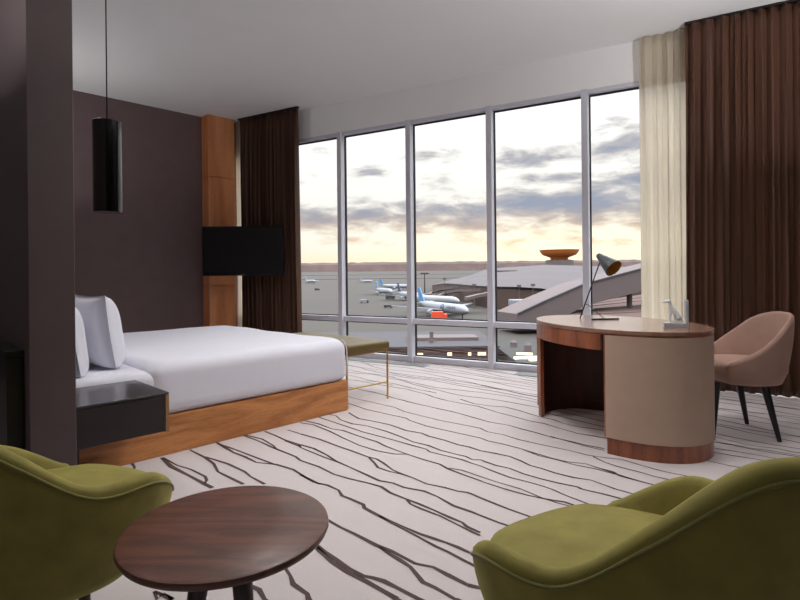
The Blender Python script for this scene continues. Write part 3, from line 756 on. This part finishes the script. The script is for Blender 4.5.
def airliner(lab, nose, tail, tailmat, mark=False, sc_=1.0, grp=None):
    """nose and tail: ground points below each end"""
    d = (tail-nose); d.z = 0; hd = math.atan2(-d.y, -d.x); L_ = 56*sc_; mid = tail+Vector((math.cos(hd), math.sin(hd), 0))*L_*.5
    t = thing('airliner', lab, 'aeroplane', (mid.x, mid.y, gz(mid.y)), hd, 'airliners parked on the apron')
    R = 2.4*sc_; zc = 4.4*sc_; h = L_/2
    prof = [(-h, .25, 1.6), (-h*.9, .9, 1.2), (-h*.7, 1.9, .55), (-h*.5, 2.45, .1), (-h*.3, 2.6, 0), (h*.72, 2.6, 0), (h*.84, 2.3, -.1), (h*.93, 1.6, -.3), (h*.98, .8, -.5), (h, .15, -.6)]
    rings = [[Vector((x, r*sc_*math.cos(2*PI*k/20), zc+dz*sc_+r*sc_*math.sin(2*PI*k/20))) for k in range(20)] for x, r, dz in prof]
    mb = MB().ring(rings); mb.build('fuselage', M['plane_white'], t, smooth=True)
    def plate(p4, th, axis):
        off = Vector((0, th, 0)) if axis == 'y' else Vector((0, 0, th)); vs = [Vector(q)*sc_-off*sc_ for q in p4]+[Vector(q)*sc_+off*sc_ for q in p4]
        return MB().add(vs, [(0, 1, 2, 3), (7, 6, 5, 4), (0, 4, 5, 1), (1, 5, 6, 2), (2, 6, 7, 3), (3, 7, 4, 0)])
    H_ = h/sc_
    plate([(-H_*.72, 0, 6.2), (-H_*.98, 0, 6.2), (-H_*1.08, 0, 14.2), (-H_*.96, 0, 14.2)], .25, 'y').build('tail_fin', tailmat, t)
    for s in (-1, 1):
        plate([(6, s*2.2, 3.4), (-4, s*2.2, 3.4), (-11, s*24, 5.2), (-8, s*24, 5.2)], .28, 'z').build('wing', M['plane_white'], t)
        plate([(-H_*.78, s*1, 5.6), (-H_*.95, s*1, 5.6), (-H_*1.04, s*8.5, 6.2), (-H_*.95, s*8.5, 6.2)], .18, 'z').build('tailplane', M['plane_white'], t)
        MB().tube([(5.5*sc_, s*8.5*sc_, 2.5*sc_), (4.5*sc_, s*8.5*sc_, 2.5*sc_), (.5*sc_, s*8.5*sc_, 2.6*sc_)], [1.25*sc_, 1.45*sc_, .8*sc_], 14).build('engine', M['plane_white'], t, smooth=True, auto=60)
        MB().tube([(-3*sc_, s*3*sc_, 0), (-3*sc_, s*3*sc_, 3*sc_)], .45*sc_, 8).build('landing_gear', M['tyre'], t)
    MB().tube([(h*.8, 0, 0), (h*.8, 0, 3*sc_)], .35*sc_, 8).build('landing_gear', M['tyre'], t)
    if mark:
        # round navy emblem and a line of short navy strokes on the side that faces the hotel
        s = -1; mk = MB(); n = 28; cx = h*.20; r0 = 1.9*sc_
        def side(x, z): # onto the cylinder's skin
            a = math.asin(max(-1, min(1, (z-zc)/(2.6*sc_)))); return Vector((x, s*2.62*sc_*math.cos(a)-.02*s*-1, z))
        for q0, q1 in ((.62, 1.0), (0.0, .3)):
            ri = []
            for q in (q0, q1):
                ri.append([side(cx+r0*q*math.cos(2*PI*k/n), zc+.35*sc_+r0*q*math.sin(2*PI*k/n)*.95)+Vector((0, s*.05, 0)) for k in range(n)])
            mk.ring(ri, True, False, False)
        mk.build('emblem', M['tail_navy'], t)
        tx = MB(); x = h*.38; rnd = random.Random(4)
        for k in range(9):
            w = rnd.uniform(.5, 1.1)*sc_; hg = rnd.choice((.9, 1.4))*sc_
            for (a, b, c, d_) in ((0, .3, 0, hg), (0, w, hg-.3*sc_, hg) if k % 2 else (0, w, 0, .3*sc_), (w-.3*sc_ if k % 3 else w*.5, w, 0, hg*.8)):
                v = [side(x+a, zc+.2+c), side(x+b, zc+.2+c), side(x+b, zc+.2+d_), side(x+a, zc+.2+d_)]
                tx.add([q+Vector((0, s*.06, 0)) for q in v], [(0, 1, 2, 3)])
            x += w+.35*sc_
        tx.build('lettering', M['tail_navy'], t)
    return t
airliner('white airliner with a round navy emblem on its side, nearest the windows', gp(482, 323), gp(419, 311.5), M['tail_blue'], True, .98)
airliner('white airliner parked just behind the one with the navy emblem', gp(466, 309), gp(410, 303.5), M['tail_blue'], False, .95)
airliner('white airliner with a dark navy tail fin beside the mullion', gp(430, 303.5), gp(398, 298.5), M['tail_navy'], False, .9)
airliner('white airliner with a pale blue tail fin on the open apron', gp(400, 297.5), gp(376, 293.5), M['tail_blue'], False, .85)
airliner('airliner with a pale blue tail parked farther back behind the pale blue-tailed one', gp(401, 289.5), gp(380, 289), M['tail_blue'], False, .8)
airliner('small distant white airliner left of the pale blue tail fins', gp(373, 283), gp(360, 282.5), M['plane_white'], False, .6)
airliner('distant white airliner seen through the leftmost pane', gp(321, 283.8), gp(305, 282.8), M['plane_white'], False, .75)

def truck(name, lab, cat, p, L_, W_, H_, rz_, body, cab, cabside=1):
    t = thing(name, lab, cat, (p.x, p.y, gz(p.y)), rz_, 'service vans on the apron' if name == 'service_van' else None)
    MB().box(-L_/2, L_/2-L_*.25, -W_/2, W_/2, .6, H_).build('body', body, t, bevel=.1)
    MB().box(L_/2-L_*.24, L_/2, -W_/2, W_/2, .6, H_*.75).build('cab', cab, t, bevel=.15)
    for sx in (-.33, .33):
        for sy in (-1, 1):
            MB().tube([(sx*L_, sy*W_/2-sy*.25, .5), (sx*L_, sy*W_/2, .5)], .5, 14).build('wheel', M['tyre'], t)
    return t
truck('catering_truck', 'orange high-sided truck in front of the emblem airliner', 'truck', gp(439, 321.5), 7, 3.4, 4.6, .1, M['orange'], M['orange'])
truck('service_van', 'white service van alone on the open apron', 'van', gp(364, 303), 6, 2.6, 2.6, .2, M['plane_white'], M['tyre'])
truck('service_van', 'dark service van on the apron right of the white one', 'van', gp(388, 308), 5.5, 2.4, 2, .1, M['tyre'], M['tyre'])
truck('service_van', 'tiny dark van on the apron in the leftmost pane', 'van', gp(317, 290.5), 5.5, 2.4, 2.4, .1, M['tyre'], M['tyre'])
truck('ground_vehicle', 'dark square airport vehicle beneath the pale blue-tailed airliner', 'truck', gp(390, 299.5), 7, 3.5, 4.6, .1, M['tyre'], M['tyre'])

def mast(lab, x, y0, y1, m, r=.35, heads=True):
    p = gp(x, y0); q = op(x, y1, p.y); t = thing('light_mast', lab, 'light mast', tuple(p), 0, 'light masts on the airfield'); h = q.z-p.z
    MB().tube([(0, 0, 0), (0, 0, h)], [r, r*.6], 10).build('pole', m, t)
    MB().box(-r*5, r*5, -r, r, h-.6, h+.6).build('lamp_head', m, t)
mast('dark light mast right of the second mullion', 424.5, 296, 273.5, M['tyre'], .7)
mast('thin pale light mast near the tip of the terminal roof', 444.5, 297, 279, M['concrete'], .3)
mast('pale light mast in front of the brown terminal facade, middle pane', 474, 309, 285, M['concrete'], .25)
mast('pale light mast left of the white footbridge building', 519, 313, 286, M['concrete'], .22)
mast('pale light mast above the sloping gallery', 533, 315, 285, M['concrete'], .22)

# terminal: curved brown facade under a wide shallow white roof
tm = thing('terminal', 'wide airport terminal with a curved white roof over a brown facade', 'building', (0, 0, 0))
front = [(432, 285, 520), (443, 283.2, 450), (455, 283.8, 400), (470, 285.2, 350), (490, 286.4, 315), (515, 286.8, 298), (540, 288.2, 290), (560, 291.5, 288), (590, 289, 330), (640, 287, 400)]
fr = [op(*q) for q in front]
mb = MB(); mb.ring([[Vector((v.x, v.y, gz(v.y)-1)) for v in fr], fr], False, False, False)
mb.ring([[v+Vector((0, 0, 0)) for v in fr], [v+Vector((0, 6, 0)) for v in fr]], False, False, False)
f_ = mb.build('facade', M['facade'], tm)
back = [(436, 284, 660), (452, 279.5, 720), (468, 276, 760), (485, 270, 800), (505, 267.5, 840), (525, 266.5, 860), (545, 265, 870), (570, 265.5, 880), (600, 266.5, 880), (680, 268, 880)]
bk = [op(*q) for q in back]
mb = MB(); R_ = []
for k in range(9):
    f = k/8; R_.append([a.lerp(b, f)+Vector((0, 0, 2.5*math.sin(f*PI)*(i/9)+(1.2*(k % 2) if 2 < i < 9 else 0))) for i, (a, b) in enumerate(zip(fr, bk))])
mb.ring([[v-Vector((0, -1, 2.2)) for v in R_[0]]]+[[v+Vector((0, -2, 0)) for v in R_[0]]]+R_+[[v-Vector((0, 0, 8)) for v in bk]], False, False, False)
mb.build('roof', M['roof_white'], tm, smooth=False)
for (x, y, w) in ((470, 281, 12), (530, 273.5, 26), (550, 276, 20), (505, 272, 22)):
    c = op(x, y, 560); MB().box(c.x-w/2, c.x+w/2, c.y-8, c.y+8, c.z-3, c.z+1.6).build('roof_light', M['concrete'], tm, smooth=False)
# control tower
tp_ = op(559, 258.5, 945)
tw = thing('control_tower', 'control tower in painted orange-brown backlight with a flaring mushroom-shaped top', 'tower', (tp_.x, tp_.y, gz(945)))
k = 945/F; b0 = EYE-(264.5-271.8)/F*945-gz(945)
def zt(y): return op(559, y, 945).z-gz(945)
MB().lathe([(14*k, 0), (14*k, zt(262)), (13*k, zt(260.2)), (9*k, zt(259.5))], 32).build('base', M['concrete'], tw, smooth=True, auto=40)
MB().lathe([(8*k, zt(259.6)), (9*k, zt(257.5)), (16*k, zt(255)), (18*k, zt(252.6)), (19*k, zt(250.6)), (19.5*k, zt(250.0)), (12*k, zt(249.3)), (.5, zt(248.9))], 40).build('tower_cab', M['tower'], tw, smooth=True, auto=40)
# curved approach roads
def road(lab, pts, w, m):
    ps = [Vector(p) for p in pts]; mb = MB(); rs = []
    for i, p in enumerate(ps):
        d = ps[min(i+1, len(ps)-1)]-ps[max(0, i-1)]; d.z = 0; d.normalize(); n = Vector((-d.y, d.x, 0))
        rs.append([p+n*w, p-n*w, p-n*w-Vector((0, 0, 1.6)), p+n*w-Vector((0, 0, 1.6))])
    mb.ring(rs); tag(mb.build('elevated_road', m), lab, 'road', 'elevated roads by the terminal')
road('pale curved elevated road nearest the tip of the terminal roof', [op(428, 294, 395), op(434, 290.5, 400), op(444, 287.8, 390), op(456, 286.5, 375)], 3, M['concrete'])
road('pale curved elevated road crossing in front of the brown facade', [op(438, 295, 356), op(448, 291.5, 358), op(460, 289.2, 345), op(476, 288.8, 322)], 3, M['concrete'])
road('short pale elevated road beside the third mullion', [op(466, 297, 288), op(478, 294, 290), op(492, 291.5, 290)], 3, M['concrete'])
# white footbridge building
a = gp(513, 318); b = gp(551, 317)
fb_ = thing('footbridge', 'long white covered footbridge with dark windows below the terminal', 'bridge', tuple(a), math.atan2(b.y-a.y, b.x-a.x)); L_ = (b-a).xy.length
MB().box(0, L_, 0, 7, 5.6, 8.8).build('body', M['plane_white'], fb_, bevel=.4)
MB().box(1, L_-1, -.1, 0, 6.5, 7.5).build('window_band', M['tyre'], fb_)
for q in (.15, .5, .85): MB().box(L_*q-.5, L_*q+.5, 2, 4, 0, 5.6).build('pier', M['concrete'], fb_)
# sloping gallery
gl = thing('sloping_gallery', 'long grey sloping gallery rising to the right in front of the terminal', 'building', (0, 0, 0))
pts = [(517, 330, 314, 196), (545, 328, 301, 198), (583, 306, 284.5, 212), (642, 291, 268.5, 232), (700, 277, 254, 250)]
mb = MB(); rs = []; nrm_ = Vector((-.3, .95, 0))*16
for x, yb, yt, Y in pts:
    a, b = op(x, yb, Y), op(x, yt, Y); rs.append([a, b, b+nrm_, a+nrm_])
mb.ring(rs).build('hall', M['concrete'], gl)
mb = MB(); rs = []
for x, yb, yt, Y in pts:
    b = op(x, yt, Y); rs.append([b+Vector((.2, -.4, -.3)), b+Vector((.2, -.4, .35)), b+Vector((0, 1, .35)), b+Vector((0, 1, -.3))])
mb.ring(rs).build('coping', M['greyroof'], gl)
for x, yb, yt, Y in pts[1:]:
    a = op(x, yb, Y)+nrm_*.5; MB().tube([(a.x, a.y, gz(a.y)), a+Vector((0, 0, .5))], 1.2, 12).build('pier', M['concrete'], gl)
# red-brown roofed building at the right
rb = thing('low_building', 'low building with a long red-brown roof behind the desk lamp', 'building', (0, 0, 0))
g0, g1, g2, g3 = gp(556, 345), gp(590, 312), gp(660, 296), gp(760, 345)
mb = MB(); poly = [(g.x, g.y) for g in (g0, g3, g2, g1)]
mb.prism(poly, -26, -16).build('walls', M['facade'], rb); 
MB().prism(poly, -15.99, -15.4).build('roof', M['brick'], rb)
for q in (.25, .45, .65, .82):
    a = Vector(poly[0]).lerp(Vector(poly[3]), q); b = Vector(poly[1]).lerp(Vector(poly[2]), q)
    MB().tube([(a.x, a.y, -15.2), (b.x, b.y, -15.2)], .22, 6).build('roof_rib', M['concrete'], rb)
# hall with lit windows below the left panes
hb = thing('brick_hall', 'flat grey roofed hall with a red-brown lit front below the middle pane', 'building', (0, 0, 0))
MB().box(-34, 25.5, 139, 175, -27, -18.6).build('walls', M['brick'], hb)
MB().box(-34.4, 25.9, 138.6, 175.4, -18.59, -18.1).build('roof', M['greyroof'], hb)
MB().box(2, 22, 150, 158, -18.09, -17.2).build('roof_light', M['concrete'], hb)
MB().box(8, 9, 146, 147, -18.09, -15).build('chimney', M['concrete'], hb)
rnd = random.Random(5); x = -32
while x < 24:
    w = rnd.uniform(.8, 2.2); z = rnd.choice((-20.6, -22.6, -24.6, -23))
    MB().box(x, x+w, 138.86, 138.98, z, z+rnd.uniform(.4, 1.0)).build('lit_window', M['lit'], hb); x += w+rnd.uniform(.6, 2.4)
for z in (-19.6, -21.4, -23.4): MB().box(-34.2, 25.7, 138.80, 138.95, z-.12, z+.12).build('ledge', M['facade'], hb)
sb = thing('skylight_hall', 'dark roofed hall with bright slanting skylights below the fourth pane', 'building', (0, 0, 0))
MB().box(27.5, 48, 112, 165, -27, -20.5).build('walls', M['facade'], sb)
MB().box(27.2, 48.3, 111.7, 165.3, -20.49, -20.0).build('roof', M['dkroof'], sb)
for (x, y, l, a) in ((30.5, 129, 6, .1), (31.5, 135, 4, -.35), (33.0, 126, 5, .02), (36, 131, 4, -.1)):
    o = MB().box(-l/2, l/2, -.5, .5, 0, .5).build('skylight', M['lit'], sb); o.location = (x, y, -19.99); o.rotation_euler = (0, 0, a)
for (x, y, h) in ((34, 142, 2.2), (37.5, 140, 2.5), (32, 150, 1.8), (41, 146, 2.4)):
    MB().lathe([(1.0, 0), (1.0, h*.7), (.4, h)], 16, (x, y, -19.99)).build('vent_stack', M['concrete'], sb)
def fill_uplight(x, y, power, lab):  # added uplights, out of view, to brighten the ceiling and room
    t = thing('uplight_fill_lamp', lab, 'fill lamp', (x, y, 0), 0, 'added black fill uplights'); z = 1.75
    MB().lathe([(.001, 0), (.15, 0), (.15, .015), (.02, .025)], 40).build('base', M['black'], t, smooth=True, auto=40)
    MB().tube([(0, 0, .02), (0, 0, z-.05)], .011, 12).build('pole', M['black'], t, smooth=True)
    MB().lathe([(.02, z-.06), (.16, z-.01), (.21, z+.05), (.205, z+.05), (.155, z), (.02, z-.045)], 48).build('bowl', M['alu'], t, smooth=True, auto=40)
    l = bpy.data.lights.new('lamp', 'AREA'); l.shape = 'DISK'; l.size = .3; l.energy = power; l.color = (1, .99, .985)
    o = bpy.data.objects.new('lamp', l); C.objects.link(o); o.parent = t; o.location = (0, 0, z+.03); o.rotation_euler = (PI, 0, 0)
fill_uplight(2.75, 2.65, 44, 'added fill uplight with an upturned bowl right of the desk chair, out of view')
fill_uplight(-2.1, 1.25, 26, 'added fill uplight with an upturned bowl behind the left armchair, out of view')
b_ = sp(.95, 6.6); fill_uplight(b_.x, b_.y, 9, 'added fill uplight with an upturned bowl beyond the bed, hidden behind the partition')
# ================================================================= world
def build_world():
    w = bpy.data.worlds.new('dusk_sky'); bpy.context.scene.world = w; w.use_nodes = True
    nt = w.node_tree; N = nt.nodes; L = nt.links; N.clear()
    out = N.new('ShaderNodeOutputWorld'); bg = N.new('ShaderNodeBackground'); L.new(bg.outputs[0], out.inputs[0])
    tc = N.new('ShaderNodeTexCoord'); sx = N.new('ShaderNodeSeparateXYZ'); L.new(tc.outputs['Generated'], sx.inputs[0])
    def mth(op, a, b=None, c=None, clamp=False):
        n = N.new('ShaderNodeMath'); n.operation = op; n.use_clamp = clamp
        for i, v in enumerate((a, b, c)):
            if v is None: continue
            if isinstance(v, (int, float)): n.inputs[i].default_value = v
            else: L.new(v, n.inputs[i])
        return n.outputs[0]
    def ramp(v, els):
        r = N.new('ShaderNodeValToRGB'); e = r.color_ramp.elements
        e[0].position, e[0].color = els[0][0], els[0][1]; e[1].position, e[1].color = els[-1][0], els[-1][1]
        for p, c in els[1:-1]: k = e.new(p); k.color = c
        L.new(v, r.inputs[0]); return r.outputs[0]
    def mix(f, a, b, mode='MIX'):
        n = N.new('ShaderNodeMix'); n.data_type = 'RGBA'; n.blend_type = mode
        if isinstance(f, (int, float)): n.inputs[0].default_value = f
        else: L.new(f, n.inputs[0])
        for i, v in ((6, a), (7, b)):
            if isinstance(v, tuple): n.inputs[i].default_value = v
            else: L.new(v, n.inputs[i])
        return n.outputs[2]
    X, Y, Z = sx.outputs
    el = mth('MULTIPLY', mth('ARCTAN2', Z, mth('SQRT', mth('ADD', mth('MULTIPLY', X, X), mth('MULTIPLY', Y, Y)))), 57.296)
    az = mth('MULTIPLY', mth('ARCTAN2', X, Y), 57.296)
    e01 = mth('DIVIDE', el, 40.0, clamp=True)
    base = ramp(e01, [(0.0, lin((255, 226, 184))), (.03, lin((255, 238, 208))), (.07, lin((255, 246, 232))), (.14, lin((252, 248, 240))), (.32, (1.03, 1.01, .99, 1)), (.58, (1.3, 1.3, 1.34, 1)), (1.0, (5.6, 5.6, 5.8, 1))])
    # warm glow around the sun behind the tower
    gx = mth('DIVIDE', mth('SUBTRACT', az, 15.0), 14.0); gy = mth('DIVIDE', mth('SUBTRACT', el, 1.0), 3.5)
    g = mth('EXPONENT', mth('MULTIPLY', mth('ADD', mth('MULTIPLY', gx, gx), mth('MULTIPLY', gy, gy)), -1.0))
    base = mix(mth('MULTIPLY', g, .8), base, (1.5, 1.22, .82, 1), 'MIX')
    # clouds
    cb = N.new('ShaderNodeCombineXYZ'); L.new(mth('MULTIPLY', az, .09), cb.inputs[0]); L.new(mth('MULTIPLY', el, .30), cb.inputs[1])
    nz = N.new('ShaderNodeTexNoise'); nz.inputs['Scale'].default_value = 2.1; nz.inputs['Detail'].default_value = 9; nz.inputs['Roughness'].default_value = .6
    nz.inputs['Distortion'].default_value = .25; L.new(cb.outputs[0], nz.inputs['Vector'])
    dens = mth('MULTIPLY', mth('SUBTRACT', nz.outputs['Fac'], .5), 2.5)
    bl = [(-9, 6.0, 7, 1.5, .75), (-4, 6.3, 5, 1.6, .8), (3, 6.2, 6, 1.9, .8), (8, 6.2, 5, 2.0, .75), (14, 6.6, 6, 2.2, .95), (20, 6.8, 6, 2.4, .95), (26, 8.0, 6, 4.0, .8),
          (13, 11.8, 5.5, 1.1, .65), (17, 9.5, 5, 1.0, .55), (23, 12.5, 3.5, 2.2, .75), (5, 12.3, 3.5, .8, .5), (5, 10.0, 3, .7, .4), (-4, 10.8, 3, .7, .45), (11, 3.3, 8, .6, .3), (22, 3.2, 7, .7, .35), (-6, 3.5, 7, .6, .35), (-8, 14.0, 2.5, .6, .3),
          (-30, 8, 14, 4, .7), (45, 8, 14, 4, .8)]
    tot = None
    for a0, e0, sa, se, wt in bl:
        u = mth('DIVIDE', mth('SUBTRACT', az, float(a0)), float(sa)); v = mth('DIVIDE', mth('SUBTRACT', el, float(e0)), float(se))
        q = mth('MULTIPLY', mth('EXPONENT', mth('MULTIPLY', mth('ADD', mth('MULTIPLY', u, u), mth('MULTIPLY', v, v)), -1.0)), wt*1.15)
        tot = q if tot is None else mth('MAXIMUM', tot, q)
    d = mth('ADD', mth('ADD', tot, dens), -.20)
    cov = mth('MULTIPLY', d, 2.0, clamp=True)
    core = mth('MULTIPLY', mth('SUBTRACT', d, .08), 1.25, clamp=True)
    warm = mth('SUBTRACT', 1.0, mth('DIVIDE', mth('SUBTRACT', el, 2.5), 4.5, clamp=True))
    ccol = mix(warm, lin((146, 154, 174)), lin((208, 172, 146)))
    edge = mix(warm, lin((214, 202, 196)), lin((250, 214, 165)))
    cc = mix(core, edge, ccol)
    cov2 = mth('MULTIPLY', cov, .93)
    col = mix(cov2, base, cc)
    # below the horizon: dull ground haze
    dn = mth('MULTIPLY', mth('MULTIPLY', el, -1.0), .5, clamp=True)
    col = mix(dn, col, lin((120, 105, 100)))
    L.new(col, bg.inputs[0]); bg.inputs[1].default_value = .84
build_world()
# light portals in the glazing
for i in range(7):
    t0, t1 = mt[i], mt[i+1]
    l = bpy.data.lights.new('daylight_portal', 'AREA'); l.shape = 'RECTANGLE'; l.size = t1-t0-.07; l.size_y = 2.9; l.cycles.is_portal = True
    o = bpy.data.objects.new('daylight_portal', l); C.objects.link(o)
    o.location = win((t0+t1)/2, .11, 1.5)
    o.rotation_euler = (PI/2, 0, WA); o.rotation_euler = Matrix.LocRotScale(None, Matrix.Rotation(WA, 3, 'Z')@Matrix.Rotation(-PI/2, 3, 'X'), None).to_euler()

# pieces that belong to a part rather than to the whole thing
def nest(child, parent):
    for o in list(bpy.data.objects):
        if o.name.split('.')[0] != child or not o.parent or o.parent.parent: continue
        sib = [q for q in o.parent.children if q.name.split('.')[0] == parent and q is not o]
        if sib: o.parent = sib[0]
for a_, b_ in (('shade_lining', 'lamp_shade'), ('bulb', 'lamp_shade'), ('emblem', 'fuselage'), ('lettering', 'fuselage'), ('badge', 'body'), ('roof_rib', 'roof'),
               ('lit_window', 'walls'), ('drawer', 'body'), ('window_band', 'body'), ('piping', 'shell'), ('piping', 'duvet'), ('roof_light', 'roof'), ('chimney', 'roof')):
    nest(a_, b_)
# ================================================================= camera
cam = bpy.data.cameras.new('camera'); co_ = bpy.data.objects.new('camera', cam); C.objects.link(co_)
cam.sensor_width = 36; cam.lens = 36*F/800; cam.shift_y = -HOFF/800; cam.clip_end = 9000; cam.clip_start = .05
co_.matrix_world = Matrix.Translation((0, 0, EYE))@Matrix.Rotation(PI/2, 4, 'X')@Matrix.Rotation(-ROLL, 4, 'Z')
sc = bpy.context.scene; sc.camera = co_
sc.view_settings.view_transform = 'Standard'; sc.view_settings.look = 'None'; sc.view_settings.gamma = 1; sc.view_settings.exposure = .4
